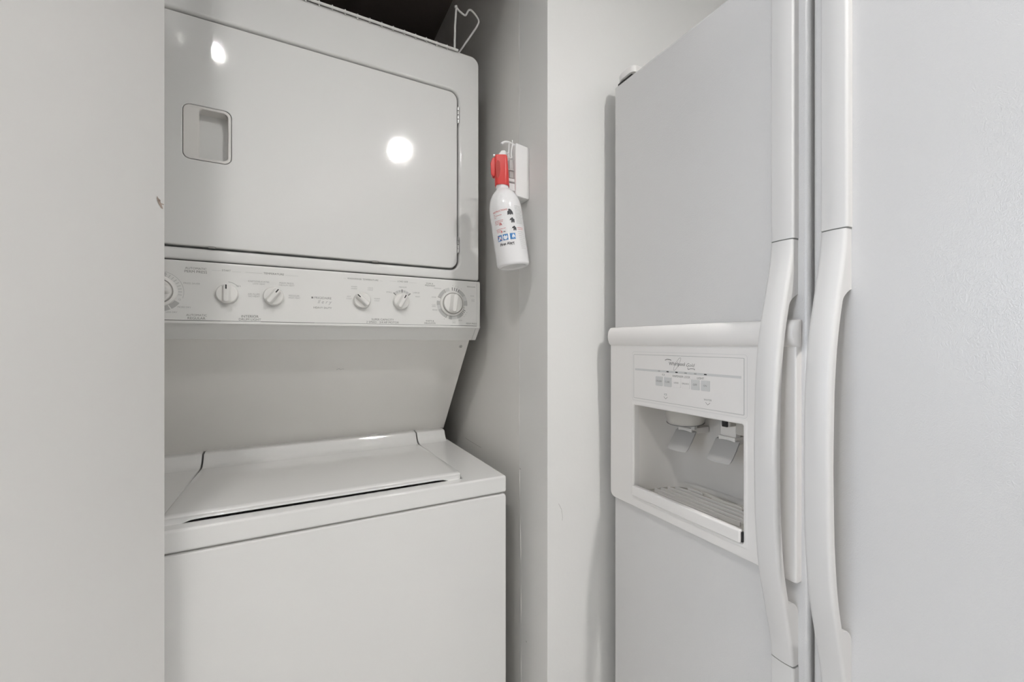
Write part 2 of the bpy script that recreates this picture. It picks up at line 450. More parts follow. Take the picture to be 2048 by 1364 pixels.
cw('WARM', q(.1165), 1.3300, .0120, M_INKL); cw('WARM', q(.1165), 1.3258, .0120, M_INKL)
cw('COLD', q(.1500), 1.3292, .0110, M_INKL); cw('COLD', q(.1500), 1.3250, .0110, M_INKL)
cw('HOT', q(.1065), 1.3085, .0080, M_INKL); cw('COLD', q(.1065), 1.3040, .0105, M_INKL)
cw('WARM', q(.1640), 1.3065, .0125, M_INKL); cw('COLD', q(.1640), 1.3020, .0105, M_INKL)
cw('LOAD SIZE', q(.2200), 1.3480, .0235, M_INK)
cw('MEDIUM', q(.2200), 1.3352, .0170, M_INKL); cw('SMALL', q(.1905), 1.3225, .0130, M_INKL)
cw('LARGE', q(.2510), 1.3245, .0150, M_INKL); cw('RESET', q(.2545), 1.3155, .0105, M_INKL)
cw('SUPER CAPACITY', q(.1765), 1.2608, .0480); cw('2 SPEED · 3/4 HP MOTOR', q(.1765), 1.2548, .0700)
cw('SOAK &', q(.2820), 1.3478, .0165, M_INK); cw('PREWASH', q(.2830), 1.3428, .0235, M_INK)
cw('PREWASH', q(.3010), 1.3375, .0170, M_INKL); cw('SOAK', q(.2925), 1.3165, .0110, M_INKL)
cw('COOL', q(.2920), 1.2985, .0100, M_INKL); cw('SPIN', q(.2920), 1.2948, .0085, M_INKL); cw('RINSE', q(.2950), 1.2865, .0115, M_INKL)
cw('KNITS &', q(.2830), 1.2605, .0190, M_INK); cw('DELICATES', q(.2830), 1.2552, .0265, M_INK)
cw('REGULAR', q(.3860), 1.3462, .0215, M_INK); cw('PERM PRESS', q(.3865), 1.2562, .0275, M_INK)
cw('RINSE', q(.3885), 1.3240, .0095, M_INKL); cw('COOL', q(.3905), 1.3155, .0085, M_INKL); cw('SPIN', q(.3905), 1.3118, .0075, M_INKL)
cw('COOL', q(.3415), 1.2612, .0085, M_INKL); cw('SPIN', q(.3415), 1.2573, .0075, M_INKL); cw('RINSE', q(.3580), 1.2635, .0090, M_INKL)
for a, b, z in ((-.1330, -.1190, 1.3450), (-.1020, -.0870, 1.3450), (-.0800, -.0525, 1.3453), (-.0125, .0105, 1.3445),
                (.0960, .1005, 1.3465), (.1695, .1760, 1.3460), (.1910, .2060, 1.3473), (.2340, .2520, 1.3465)):
    polys('printed_line', [rect(q(a), q(b), z, z + .0003)], lambda u, v: (u, PY, v), M_INKL, cons)
flat = lambda u, v: (u, PY, v)
# washer dial print
wx, wz = .3390, 1.3035
grey, pale, dark = [], [], []
for a, b in ((29, 58), (77, 97), (134, 160), (181, 194), (207, 245), (262, 278), (294, 325)): grey += arc(wx, wz, .0305, .0385, a, b)
for a, b in ((58, 77), (160, 181), (245, 262), (329, 348)): pale += arc(wx, wz, .0305, .0385, a, b)
for a in (0, 9, 18, 27): dark += arc(wx, wz, .0305, .0385, a - 1.6, a + 1.6)
for a in (117, 124, 131): dark += arc(wx, wz, .0310, .0375, a - 1.3, a + 1.3)
for a in (205, 292, 327): dark += arc(wx, wz, .0300, .0385, a - 1.1, a + 1.1)
dark += arc(wx, wz, .0305, .0320, 106, 109)
for a in (2, 11, 20, 32, 119, 127, 135, 208): dark += arc(wx, wz, .0420, .0432, a - .7, a + .7)
polys('dial_marks', grey, flat, M_SEG, cons); polys('dial_marks', pale, flat, M_SEGL, cons); polys('dial_marks', dark, flat, M_INK, cons)
# load size dial
lx, lz = .2195, 1.3040
polys('dial_marks', arc(lx, lz, .0195, .0250, -45, 45), flat, M_SEGL, cons)
polys('dial_marks', [p for a in (-30, -15, 15, 30) for p in arc(lx, lz, .0200, .0245, a - 2, a + 2)], lambda u, v: (u, PY - .0002, v), M_SEG, cons)
polys('dial_marks', [p for a in (-47, 0, 47) for p in arc(lx, lz, .0185, .0260, a - 2.5, a + 2.5)], lambda u, v: (u, PY - .0002, v), M_INK, cons)
# start arc and dryer timer print
polys('dial_marks', arc(-.1100, 1.3025, .0225, .0231, 5, 52), flat, M_INK, cons)
tx, tz = -.2120, 1.3020
polys('dial_marks', arc(tx, tz, .0362, .0368, -120, 108) + [p for a in range(-110, 106, 10) for p in arc(tx, tz, .0285, .0340, a - .8, a + .8)], flat, M_SEG, cons)
polys('dial_marks', arc(tx, tz, .0285, .0350, 4, 18) + arc(tx, tz, .0280, .0365, 124, 149) + arc(tx, tz, .0280, .0365, 152, 185), flat, M_SEG, cons)
polys('dial_marks', arc(tx + .0335 * math.sin(2.0), tz + .0335 * math.cos(2.0), .0012, .0017, 0, 360), flat, M_SEG, cons)

def knob(cx, cz, r, ang, h=.017, skirt=0.0, mark=True, name='knob'):
    root = None
    def circ(rad, y): return [(cx + rad * math.cos(2 * math.pi * k / 40), y, cz + rad * math.sin(2 * math.pi * k / 40)) for k in range(40)]
    if skirt:
        rings('dial_skirt', [circ(skirt, CF), circ(skirt, CF - .003), circ(skirt - .0015, CF - .005), circ(r + .002, CF - .0065), circ(r + .0005, CF - .0045)], M_KNOB, L)
    y0 = CF - (.004 if skirt else .0012)
    if skirt: rings('knob_gap', [circ(r + .0022, CF - .0062), circ(r + .0022, CF - .0068), circ(r - .001, CF - .0068)], M_SCUF, L, cap0=False, cap1=False)
    kb = rings(name, [circ(r * .97, CF), circ(r * .97, y0), circ(r, y0 - .0005), circ(r, y0 - .004), circ(r * .975, y0 - .0062), circ(r * .90, y0 - .0075), circ(r * .5, y0 - .0082)], M_KNOB, L, smooth=35)
    c, s = math.cos(ang), math.sin(ang)      # ang clockwise from up
    def P(a, b, y):                            # a across, b along the grip
        return (cx + a * c + b * s, y, cz - a * s + b * c)
    ra = []
    for w, l, y in ((.50, .96, y0 - .0055), (.36, .945, y0 - .009), (.27, .91, y0 - h + .0025), (.225, .87, y0 - h + .0003), (.13, .80, y0 - h - .0006)):
        o = rr(-r * w, r * w, -r * l, r * l, min(r * w * .95, r * .3), 5)
        ra.append([P(a, b, y) for a, b in o])
    rings('grip', ra, M_KNOB, kb, smooth=60)
    if mark:
        polys('pointer_mark', [rect(-.0011, .0011, r * .42, r * .86)], lambda a, b: P(a, b, y0 - h - .0010), M_BLACK, kb)
    return kb
knob(-.1095, 1.3022, .0182, math.radians(0))
knob(-.0332, 1.3015, .0180, math.radians(36))
knob(.1335, 1.3015, .0176, math.radians(-47))
knob(.2175, 1.3025, .0176, math.radians(28))
knob(.3385, 1.3032, .0235, math.radians(8), h=.021, skirt=.0300, mark=False)
knob(-.2120, 1.3020, .0205, math.radians(80), h=.021, skirt=.0275, mark=False)

# dryer cabinet: shell and front frame with door opening
N = 8
DZ0, DZ1 = 1.3640, 1.9200
out = lambda o: rr(X0 + o, X1 - o, DZ0 + o, DZ1 - o, (.006, .006, .020, .020), N)
dx0, dx1, dz0, dz1, dr = -.2340, .3575, 1.3885, 1.8195, .020
inn = lambda o: rr(dx0 - o, dx1 + o, dz0 - o, dz1 + o, dr + o, N)
rings('dryer_cabinet', [onY(out(0), YB), onY(out(0), .9690), onY(out(.001), .9665), onY(out(.0035), .9650),
      onY(inn(.0085), .9650), onY(inn(.006), .9656), onY(inn(.0035), .9675), onY(inn(.002), .9715), onY(inn(.0015), .990)], M_ENAM, L, cap1=True)
# dryer door with cut-out for the finger cup
do = lambda o: rr(dx0 + .0018 + o, dx1 - .0018 - o, dz0 + .0018 + o, dz1 - .0018 - o, dr - o, N)
cx0, cx1, cz0, cz1 = -.1795, -.1040, 1.5510, 1.6530
co = lambda o: rr(cx0 - o, cx1 + o, cz0 - o, cz1 + o, .012 + o, N)
rings('dryer_door', [onY(do(0), 1.02), onY(do(0), .9680), onY(do(.0008), .9655), onY(do(.0025), .9642),
      onY(co(.0012), .9642), onY(co(.0003), .9650), onY(co(0), .9700), onY(co(0), 1.02)], M_ENAM, L, cap0=False, cap1=False)
ci2 = lambda o: rr(cx0 + o, cx1 - o, cz0 + o, cz1 - o, .012 - o * .5, N)
pit = lambda o, dy=0: rr(-.1545 + o - dy, -.1105 - o, 1.5560 + o, 1.6475 - o, .0055, N)
rings('handle_cup', [onY(ci2(.0006), .9660), onY(ci2(.001), .9644), onY(ci2(.002), .9640), onY(ci2(.005), .9645), onY(pit(-.001), .9655), onY(pit(0), .9670),
      onY(pit(.0, .012), 1.0000), onY(pit(.003, .012), 1.0060)], M_PLAS, L, cap0=False, smooth=35)
for za in (1.7435, 1.4275):
    boxes('hinge', [(.3555, .3592, .9618, .9700, za + .0003 + i * .0102, za + .0096 + i * .0102) for i in range(4)], M_METAL, L, r=.0009)
box('strike_clip', (.1560, .1680, .9610, .9700, 1.3878, 1.3900), M_SCUF, L, r=.0005)
box('strike_clip', (-.1400, -.1300, .9610, .9700, 1.3878, 1.3897), M_SCUF, L, r=.0005)

# ------------------------------------------------------------------ wire rack on top of the dryer
Wk = empty('wire_rack', (.05, 1.1, 1.9215), 'white wire rack with an upright end loop lying on top of the dryer', 'wire rack')
zr = 1.9192
tube('front_rod', [(-.268, .9600, zr), (.3555, .9600, zr - .0005)], .0028, M_WIRE, Wk)
tube('rear_rod', [(-.268, 1.300, zr + .0075), (.3555, 1.300, zr + .0075)], .0022, M_WIRE, Wk)
xk = .3290
while xk > -.265:
    tube('cross_wire', [(xk, .9625, zr - .0056), (xk, .9625, zr + .0056), (xk, .9650, zr + .0066), (xk, .975, zr + .0060), (xk, 1.3, zr + .0050)], .0015, M_WIRE, Wk, n=6)
    xk -= .0254
tube('upright', [(.3475, .9620, zr), (.3500, .9655, 1.98), (.3535, .9655, 2.0300)], .0026, M_WIRE, Wk)
lp = smooth_path([(.3535, .9655, 2.0270), (.3580, .968, 2.0240), (.3700, .969, 2.0190), (.3790, .969, 2.0170), (.3830, .968, 2.0270), (.3870, .966, 2.0340),
                  (.3960, .966, 2.0330), (.4110, .965, 2.0190), (.4140, .967, 2.0090), (.3960, .985, 1.9800), (.3700, 1.010, 1.9400), (.3600, 1.015, 1.9250)], 2)
tube('end_loop', lp, .0023, M_WIRE, Wk)
tube('end_loop_knob', [(.3490, .9655, 2.0255), (.3525, .9650, 2.0275)], .0028, M_WIRE, Wk)

# ------------------------------------------------------------------ refrigerator
F = empty('refrigerator', (1.0, .24, 0),
          'white side-by-side refrigerator with textured doors and ice and water dispenser', 'refrigerator')
FX = .61
box('cabinet', (.750, 1.38, -.215, .690, .03, 1.745), M_FRID, F, r=.006)
box('base_grille', (.70, .75, -.21, .688, .01, .05), M_GAP, F, r=.002)
box('door_seal', (.732, .752, -.200, .680, .07, 1.735), M_GAP, F)
FZ0, FZ1 = .060, 1.7555
# freezer door with the opening behind the dispenser
fo = lambda o: rr(.3100 + o, .6925 - o, FZ0 + o, FZ1 - o, .003, 4)
ho = rr(.372, .640, .896, 1.108, .01, 4)
rings('freezer_door', [onX(ho, .732), onX(fo(.001), .732), onX(fo(0), .729), onX(fo(0), .6165), onX(fo(.0012), .6125), onX(fo(.0035), .6105), onX(fo(.0065), .61), onX(ho, .61)],
      M_FRID, F, loop=True, smooth=50)
ro = lambda o: rr(-.212 + o, .3060 - o, FZ0 + o, FZ1 - o, .003, 4)
rings('refrigerator_door', [onX(ro(.001), .732), onX(ro(0), .729), onX(ro(0), .6165), onX(ro(.0012), .6125), onX(ro(.0035), .6105), onX(ro(.0065), .61)],
      M_FRID, F, smooth=50)
# full height grip strips and bowed handles
def section(xf, xb, y0, y1, z, r=.005, n=5):
    o = [(xb, y0, z)]
    for k in range(n + 1):
        t = math.pi / 2 * k / n
        o.append((xf + r - r * math.sin(t), y0 + r - r * math.cos(t), z))
    for k in range(1, 4):
        y = y0 + r + (y1 - y0 - 2 * r) * k / 4
        o.append((xf - .0012 * math.sin(math.pi * k / 4), y, z))
    for k in range(n + 1):
        t = math.pi / 2 * k / n
        o.append((xf + r - r * math.cos(t), y1 - r + r * math.sin(t), z))
    o.append((xb, y1, z)); return o
PK = [(-.29, .012), (-.275, .0135), (-.25, .019), (-.21, .030), (-.17, .0405), (-.14, .0455), (-.09, .0505), (0, .053), (.09, .0505), (.14, .0452), (.17, .0395), (.21, .0290), (.25, .0185), (.275, .0135), (.29, .012)]
def prot(t):
    for (a, p), (b, s) in zip(PK[:-1], PK[1:]):
        if a <= t <= b:
            u = (t - a) / (b - a)
            return p + (s - p) * u
    return .012
def prots(t): return sum(prot(max(-.29, min(.29, t + d))) for d in (-.012, -.006, 0, .006, .012)) / 5
def handle(ya, yb):
    zc = 1.0605; rs = []
    zs = [-.2895, -.28, -.27, -.26, -.25, -.24, -.23, -.222, -.2155, -.2140, -.2120, -.2095, -.2065, -.2035, -.200, -.193, -.185, -.175, -.16, -.14, -.12, -.09, -.06, -.03, 0]
    zs = zs + [-z for z in zs[-2::-1]]
    for t in zs:
        p = prots(t); xf = FX - p; a = abs(t)
        xin = xf + .0105
        if t < 0 and .200 < a < .2250:
            u = (.2250 - a) / .0250; xb = FX + .001 + (xin - FX - .001) * (1 - math.sqrt(1 - u * u))
        elif a >= .2155: xb = FX + .001
        elif a <= .200: xb = xin
        else:
            u = (.2155 - a) / .0155; xb = FX + .001 + (xin - FX - .001) * math.sin(u * math.pi / 2) ** .7
        wid = 0.0
        rs.append(section(xf, xb, ya + .0008, yb, zc + t, r=.0050))
    rings('handle', rs, M_HAND, F, smooth=40)
    for z0, z1 in ((zc + .2912, FZ1 - .001), (FZ0 + .002, zc - .2912)):
        rings('handle_trim', [section(FX - .012, FX + .001, ya, yb, z0, .0035), section(FX - .012, FX + .001, ya, yb, z1, .0035)], M_HAND, F, smooth=40)
    for z in (zc + .2903, zc - .2903):
        rings('handle_joint', [section(FX - .0112, FX + .001, ya + .0006, yb - .0006, z - .0012, .0035), section(FX - .0112, FX + .001, ya + .0006, yb - .0006, z + .0012, .0035)], M_INK, F)
handle(.3230, .3545)
handle(.2615, .2915)
# hinge cap
hc = lambda o, z: [(x, y, z) for x, y in rr(.6130 + o, .7200 - o, .6400 + o, .6925 - o, (.012, .005, .005, .022), 8)]
rings('hinge_cap', [hc(.0012, 1.7635), hc(0, 1.7645), hc(0, 1.7760), hc(.0012, 1.7785), hc(.0045, 1.7800)], M_FPL, F, smooth=45)
box('hinge_plate', (.6180, .7150, .6480, .6895, 1.7555, 1.7638), M_BLACK, F, r=.001)

# dispenser fascia on the freezer door
DX = .598
po = lambda o: rr(.3195 + o, .6914 - o, .8850 + o, 1.2400 - o, (.003, .012, .003, .003), 6)
op = lambda o: rr(.3945 - o, .6205 + o, .9090 - o, 1.0868 + o, .0035, 6)
fas = rings('dispenser_fascia', [onX(op(0), .612), onX(po(0), .612), onX(po(0), DX + .004), onX(po(.0010), DX + .0014), onX(po(.0035), DX),
       onX(op(.0080), DX), onX(op(.0062), DX - .0008), onX(op(.0040), DX - .0012), onX(op(.0015), DX - .0006), onX(op(0), DX + .0015)], M_FPL, F, loop=True, smooth=30)
# bulging bar across the top of the fascia
pr = [(DX + .004, 1.2030), (DX - .0004, 1.2042), (DX - .0045, 1.2075), (DX - .0075, 1.2150), (DX - .0085, 1.2225), (DX - .0070, 1.2320), (DX - .0030, 1.2385), (DX + .0015, 1.2412), (DX + .010, 1.2418)]
rb = []
for y, k in ((.3175, .25), (.3182, .60), (.3215, .90), (.3275, 1.0), (.6850, 1.0), (.6905, .90), (.6932, .55), (.6938, .25)):
    rb.append([(DX + .008 + (x - DX - .008) * k, y, 1.2225 + (z - 1.2225) * (1 - (1 - k) * .12)) for x, z in pr])
rings('fascia_bar', rb, M_FPL, F, smooth=40)
# control plate
FP = lambda cy, cz, off=.0004: (lambda u, v: (DX - off, cy - u, cz + v))
py0, py1, pz0, pz1 = .3925, .6210, 1.1010, 1.1868
plate = rings('dispenser_control_plate', [onX(rr(py0, py1, pz0, pz1, .001, 3), DX), onX(rr(py0 + .0002, py1 - .0002, pz0 + .0002, pz1 - .0002, .001, 3), DX - .0003)], M_FPL, F)
def loop_line(a0, a1, b0, b1, w, m, off, r=.0015, nm='outline'):
    o, i = rr(a0, a1, b0, b1, r, 4), rr(a0 + w, a1 - w, b0 + w, b1 - w, max(r - w, .0002), 4)
    n = len(o)
    mesh(nm, onX(o, DX - off) + onX(i, DX - off), [(k, (k + 1) % n, n + (k + 1) % n, n + k) for k in range(n)], m, plate, smooth=0, fix=False)
loop_line(py0, py1, pz0, pz1, .0006, M_INKL, .0005)
loop_line(py0 - .0048, py1 + .0045, pz0 - .0045, pz1 + .0052, .0005, M_SEGL, .0002, r=.005)
def fw(s, y, z, width, m=M_INK, **k): return write(s, FP(y, z, .0005), m, plate, width=width, **k)
polys('stripe', [rect(-.110, .1105, -.0020, .0020)], FP(.5075, 1.1575), M_SEGL, plate)
fw('Whirlpool', .5165, 1.1715, .0345, bold=.012)
polys('lettering', stroke([(-.0260, .0065), (-.0215, .0082), (-.0150, .0078), (-.0120, .0068)], .0013), FP(.5165, 1.1715, .0006), M_INK, plate)
el = []
for k in range(29):
    t = 2 * math.pi * k / 28
    a, b = .0135 * math.cos(t), .0032 * math.sin(t); c_, s_ = math.cos(1.0), math.sin(1.0)
    el.append((a * c_ - b * s_, a * s_ + b * c_))
polys('lettering', stroke(el, .00045), FP(.5155, 1.1720, .0007), M_INK, plate)
fw('Gold', .4875, 1.1715, .0170, shear=.35)
polys('lettering', stroke([(-.0055, -.0045), (-.0045, -.0078), (.0000, -.0060), (.0050, -.0058), (.0085, -.0062), (.0080, -.0080)], .0009), FP(.4880, 1.1715, .0006), M_INK, plate)
LY = (.5562, .5365, .5168, .4975, .4782, .4588)
for i, (y, s) in enumerate(zip(LY, ('CRUSH', 'CUBE', 'LOCK', 'UNLOCK', 'OFF', 'ON'))):
    dk = i in (0, 1, 4, 5)
    b = rings('button', [onX(rr(y - .0083, y + .0083, 1.1305, 1.1475, .0012, 3), DX - .0002), onX(rr(y - .0083, y + .0083, 1.1305, 1.1475, .0012, 3), DX - .0008), onX(rr(y - .0078, y + .0078, 1.1310, 1.1470, .0010, 3), DX - .0011)],
              M_SEGL if dk else M_FPL, F, cap0=False)
    write(s, FP(y, 1.1392, .0014), M_INK, b, width=(.0135, .0105, .0100, .0145, .0080, .0060)[i])
    polys('indicator', [rect(-.0025, .0025, -.0009, .0009)], FP(y, 1.1575, .0007), M_BLACK if i in (1, 2, 5) else M_INKL, plate)
fw('ICE', .5462, 1.1515, .0060); fw('DISPENSER LOCK', .5070, 1.1508, .0370); fw('LIGHT', .4680, 1.1507, .0135)
fw('ICE', .5412, 1.1160, .0062); fw('WATER', .4545, 1.1165, .0145)
for y in (.5412, .4545):
    polys('arrow', stroke([(-.0042, .0020), (0, -.0020), (.0042, .0020)], .0007), FP(y, 1.1098 if y > .5 else 1.1103), M_INK, plate)
# cavity liner, curved in plan
pl = [(.6205, .599), (.6215, .640), (.6205, .665), (.6150, .690), (.6040, .708), (.5880, .719), (.5650, .7245), (.5075, .7260)]
plan = pl + [(1.015 - y, x) for y, x in pl[-2::-1]]
n = len(plan)
vv, ff = [], []
for z, s in ((.9030, 0), (1.000, 0), (1.060, 0), (1.086, 0), (1.104, .006)):
    vv += [(x - (s if x > .65 else 0), y, z) for y, x in plan]
for i in range(4):
    for k in range(n - 1): ff.append((i * n + k, i * n + k + 1, (i + 1) * n + k + 1, (i + 1) * n + k))
ff.append(tuple(range(4 * n, 5 * n))); ff.append(tuple(range(n - 1, -1, -1)))
mesh('dispenser_cavity', vv, ff, M_CAV, F, smooth=35)
# ice chute: round funnel mouth hanging from the roof of the cavity
def ell(cx, cy, z, rx, ry, tilt, nn_=28):
    return [(cx + rx * math.cos(2 * math.pi * k / nn_), cy + ry * math.sin(2 * math.pi * k / nn_), z + tilt * math.cos(2 * math.pi * k / nn_)) for k in range(nn_)]
rings('ice_chute', [ell(.668, .552, 1.103, .040, .044, 0), ell(.664, .552, 1.075, .034, .039, .006), ell(.662, .552, 1.060, .030, .035, .004), ell(.662, .552, 1.0585, .027, .032, .004), ell(.664, .552, 1.09, .024, .028, 0)], M_CHUTE, F, cap0=False)
rings('chute_rim', [ell(.6618, .552, 1.0600, .0306, .0356, .004), ell(.6618, .552, 1.0588, .0308, .0358, .004), ell(.662, .552, 1.0582, .0280, .0330, .004)], M_INK, F, cap0=False, cap1=False)
box('chute_tab', (.650, .656, .522, .530, 1.050, 1.060), M_PAD, F, r=.001)
boxes('water_nozzle', [(.656, .70, .456, .474, 1.066, 1.104), (.672, .70, .436, .458, 1.052, 1.104)], M_CHUTE, F, r=.003)
box('sensor_window', (.6525, .656, .4595, .4690, 1.066, 1.085), M_BLACK, F, r=.0005)
def paddle(cy):
    p = empty('paddle', (.68, cy, 1.02)); p.parent = F; p.location = Vector((.68, cy, 1.02)) - WL[F.name]
    def sec(x, z, hw, th):
        o = []
        for k in range(7):
            u = -1 + 2 * k / 6; o.append((x - .004 * (1 - u * u) , cy + hw * u, z))
        for k in range(6, -1, -1):
            u = -1 + 2 * k / 6; o.append((x + th - .004 * (1 - u * u), cy + hw * u, z + th * .3))
        return o
    rings('paddle_plate', [sec(.6760, 1.0400, .0205, .003), sec(.6740, 1.0385, .0220, .004), sec(.6640, 1.0240, .0225, .004), sec(.6530, 1.0100, .0225, .004), sec(.6490, 1.0060, .0220, .004), sec(.6480, 1.0045, .0205, .003)], M_PAD, p, smooth=35)
    boxes('paddle_arm', [(.672, .722, cy - .016, cy + .016, 1.034, 1.046), (.676, .690, cy - .015, cy + .015, 1.036, 1.080)], M_CAV, p, r=.002)
    return p
paddle(.5620); paddle(.4740)
# drip tray
boxes('drip_tray', [(.600, .724, .3960, .6190, .9030, .9120)], M_CHUTE, F)
tr = rings('tray_rim', [[(x - (.0035 if x > .62 else 0), y + (.0025 if y < .45 else (-.0025 if y > .57 else 0)), z) for y, x in plan] + [(DX + .004, plan[-1][0] + .0025, z), (DX + .004, plan[0][0] - .0025, z)] for z in (.913, .9225, .9235)], M_CAV, F, cap0=False, cap1=False)
for x, a, b in ((.6265, .4580, .5860), (.6415, .4280, .6080), (.6565, .4180, .6060), (.6715, .4120, .6020), (.6865, .4100, .5960), (.7015, .5440, .5780), (.7015, .4150, .4400)):
    boxes('tray_rib', [(x - .0015, x + .0015, a, b, .9110, .9195)], M_FPL, F, r=.0005)
boxes('tray_rib', [(.7015 - .0008, .7015 + .0008, .4650, .5250, .9120, .9190), (.7100, .7115, .43, .58, .9120, .9175)], M_CAV, F)
boxes('tray_lip', [(DX - .0065, DX + .004, .3960, .6205, .9088, .9292)], M_FPL, F, r=.0028, seg=4)
box('tray_slot', (DX - .0030, DX + .004, .3938, .3962, .9110, .9260), M_BLACK, F)

# ------------------------------------------------------------------ bracket on the partition
B = empty('wall_bracket', (.463, .83, 1.58), 'white plastic wall bracket with a looped strap, screwed to the closet partition', 'bracket')
ra = []
for y, k in ((.8005, .0015), (.8020, 0), (.845, 0), (.8475, .002)):
    o = rr(.4290 + k, .4626, 1.5265 + k, 1.6420 - k, (.004, .002, .002, .004), 3)
    ra.append([(x, y, z - (x - .429) * .12 + .002) for x, z in o])
rings('housing', ra, M_BRK, B, smooth=30)
boxes('clip_arm', [(.4080, .4300, .806, .813, 1.5600, 1.5670), (.4060, .4300, .832, .838, 1.5600, 1.5670), (.4150, .4300, .805, .818, 1.5400, 1.5560)], M_BRK, B, r=.0015)
boxes('inner_plate', [(.4200, .4295, .812, .840, 1.5700, 1.6100), (.4150, .4290, .8080, .8120, 1.5850, 1.5875)], M_PAD, B, r=.001)
tube('strap', smooth_path([(.4000, .812, 1.6390), (.4050, .811, 1.6440), (.4150, .810, 1.6460), (.4270, .809, 1.6420), (.4400, .806, 1.6390)], 2), .0026, M_BRK, B)
tube('pull_ring', smooth_path([(.4215, .8030, 1.6480), (.4225, .8030, 1.6400), (.4195, .8030, 1.6250), (.4190, .8030, 1.6140), (.4215, .8030, 1.6105), (.4160, .8030, 1.6080), (.4120, .8030, 1.6120), (.4130, .8030, 1.6260), (.4140, .8030, 1.6400)], 2), .0012, M_BRK, B, n=8)

# ------------------------------------------------------------------ fire extinguisher
Ex = empty('fire_extinguisher', (.4190, .783, 1.3660), 'small white fire extinguisher with red head hanging from the wall bracket', 'fire extinguisher')
ax_b = Vector((.4150, .7840, 1.3690)); ax_t = Vector((.3945, .7990, 1.5480))
az = (ax_t - ax_b).normalized(); AL = (ax_t - ax_b).length
camd = (Vector((0, 0, 1.21)) - ax_b).normalized()
ay = (camd - az * camd.dot(az)).normalized()        # towards the viewer's side
axx = ay.cross(az) * -1                              # to the right as seen
if axx.dot(Vector((.88, -.46, 0))) < 0: axx = -axx
def E(u, v, r, ang_off=0.0):
    """u = angle around (0 faces front, + to the right), v = height along the axis"""
    return ax_b + az * v + (ay * math.cos(u) + axx * math.sin(u)) * r
def circE(r, v, n=48): return [tuple(E(2 * math.pi * k / n, v, r)) for k in range(n)]
R = .0345
prof = [(.018, .0035), (.026, .0010), (.0300, 0), (.0330, .0015), (R, .0060), (R, .118), (R * .99, .127), (R * .95, .1360), (R * .86, .1465), (R * .72, .1555), (R * .56, .1620), (.0150, .1660), (.0135, .1690), (.0133, AL)]
rings('can', [circE(r, v) for r, v in prof], M_CAN, Ex, smooth=50)
# red head: tapered shroud with thumb trigger opening
hz = AL - .006
hup = Vector((.010, 0, 1)).normalized()                # the head stands upright on the tilted can
hfr = (camd - hup * camd.dot(hup)).normalized(); hrt = axx - hup * axx.dot(hup) - hfr * axx.dot(hfr); hrt.normalize()
def H3(v, a, b): return tuple(ax_b + az * hz + hup * (v - hz) + hrt * a + hfr * b)
def hring(v, a0, a1, b0, b1, r, n=4):
    # a across (axx), b towards viewer (ay)
    return [H3(v, a, b) for a, b in rr(a0, a1, b0, b1, r, n)]
rings('head', [hring(hz, -.0150, .0150, -.0140, .0145, .010), hring(hz + .002, -.0155, .0152, -.0145, .0150, .010), hring(hz + .020, -.0160, .0140, -.0145, .0152, .009),
               hring(hz + .040, -.0175, .0125, -.0140, .0145, .007), hring(hz + .060, -.0165, .0105, -.0130, .0130, .005), hring(hz + .063, -.0155, .0095, -.0120, .0120, .005)], M_RED, Ex, smooth=40)
rings('trigger', [hring(hz + .018, -.0200, -.0150, -.0030, .0105, .002), hring(hz + .022, -.0235, -.0150, -.0040, .0120, .002), hring(hz + .045, -.0250, -.0150, -.0040, .0115, .002), hring(hz + .056, -.0215, -.0150, -.0040, .0100, .002), hring(hz + .058, -.0195, -.0150, -.0030, .0090, .002)], M_RED, Ex, smooth=40)
M_RED2 = mat('red_plastic_recess', (.42, .03, .02), .45)
gv = [(-.0115, .014), (-.0130, .030), (-.0128, .042), (-.0095, .050), (-.0050, .046), (-.0035, .030), (-.0055, .016), (-.0085, .011)]
mesh('grip_recess', [H3(hz + v, a, .0160 - .01 * max(0, v - .02)) for a, v in gv], [tuple(range(len(gv)))], M_RED2, Ex, smooth=0, fix=False)
rings('nozzle', [hring(hz + .0625, -.0095, .0085, -.009, .010, .003), hring(hz + .066, -.0085, .0080, -.008, .009, .003), hring(hz + .073, -.0040, .0070, -.006, .0065, .003), hring(hz + .0745, -.0030, .0060, -.005, .0055, .003)], M_BRK, Ex, smooth=40)
tube('pin', [H3(hz + .0605, a, .0125) for a in (-.0150, -.0190)], .0022, M_BRK, Ex, n=8)
tube('pin', [H3(hz + .0690, a, .004) for a in (.0070, .0140)], .0013, M_BRK, Ex, n=8)
tube('pin', [H3(hz + .0580, a, .004) for a in (.0100, .0140)], .0018, M_BRK, Ex, n=8)
# label print wrapped on the can: u in metres to the right, v height
def lab(cu, cv, off=.00025): return lambda u, v: tuple(E((cu + u) / R, cv + v, R + off))
def ew(s, u, v, width, m, **k): return write(s, lab(u, v), m, Ex, width=width, **k)
ew('INSTRUCTIONS', -.0130, .1130, .0330, M_RINK, bold=.02, rot=.03)
rnd = random.Random(3)
def bars(u0, u1, v, h, m, off=.00025):
    out = []; u = u0
    while u < u1 - .0008:
        w = rnd.uniform(.0010, .0030); w = min(w, u1 - u)
        out.append([(u, v - h / 2), (u + w, v - h / 2), (u + w, v + h / 2), (u, v + h / 2)]); u += w + rnd.uniform(.0004, .0009)
    return out
P = []
for u0, u1, v in ((-.0280, -.0245, .1075), (-.0280, -.0080, .1045), (-.0285, -.0230, .1010), (-.0275, -.0075, .0935), (-.0275, -.0080, .0905), (-.0270, -.0140, .0875),
                  (-.0260, -.0040, .0760), (-.0260, -.0150, .0730), (-.0250, -.0170, .0702)):
    P += bars(u0, u1, v, .0011, None)
polys('small_print', P, lab(0, 0), M_RINK, Ex)
P = []
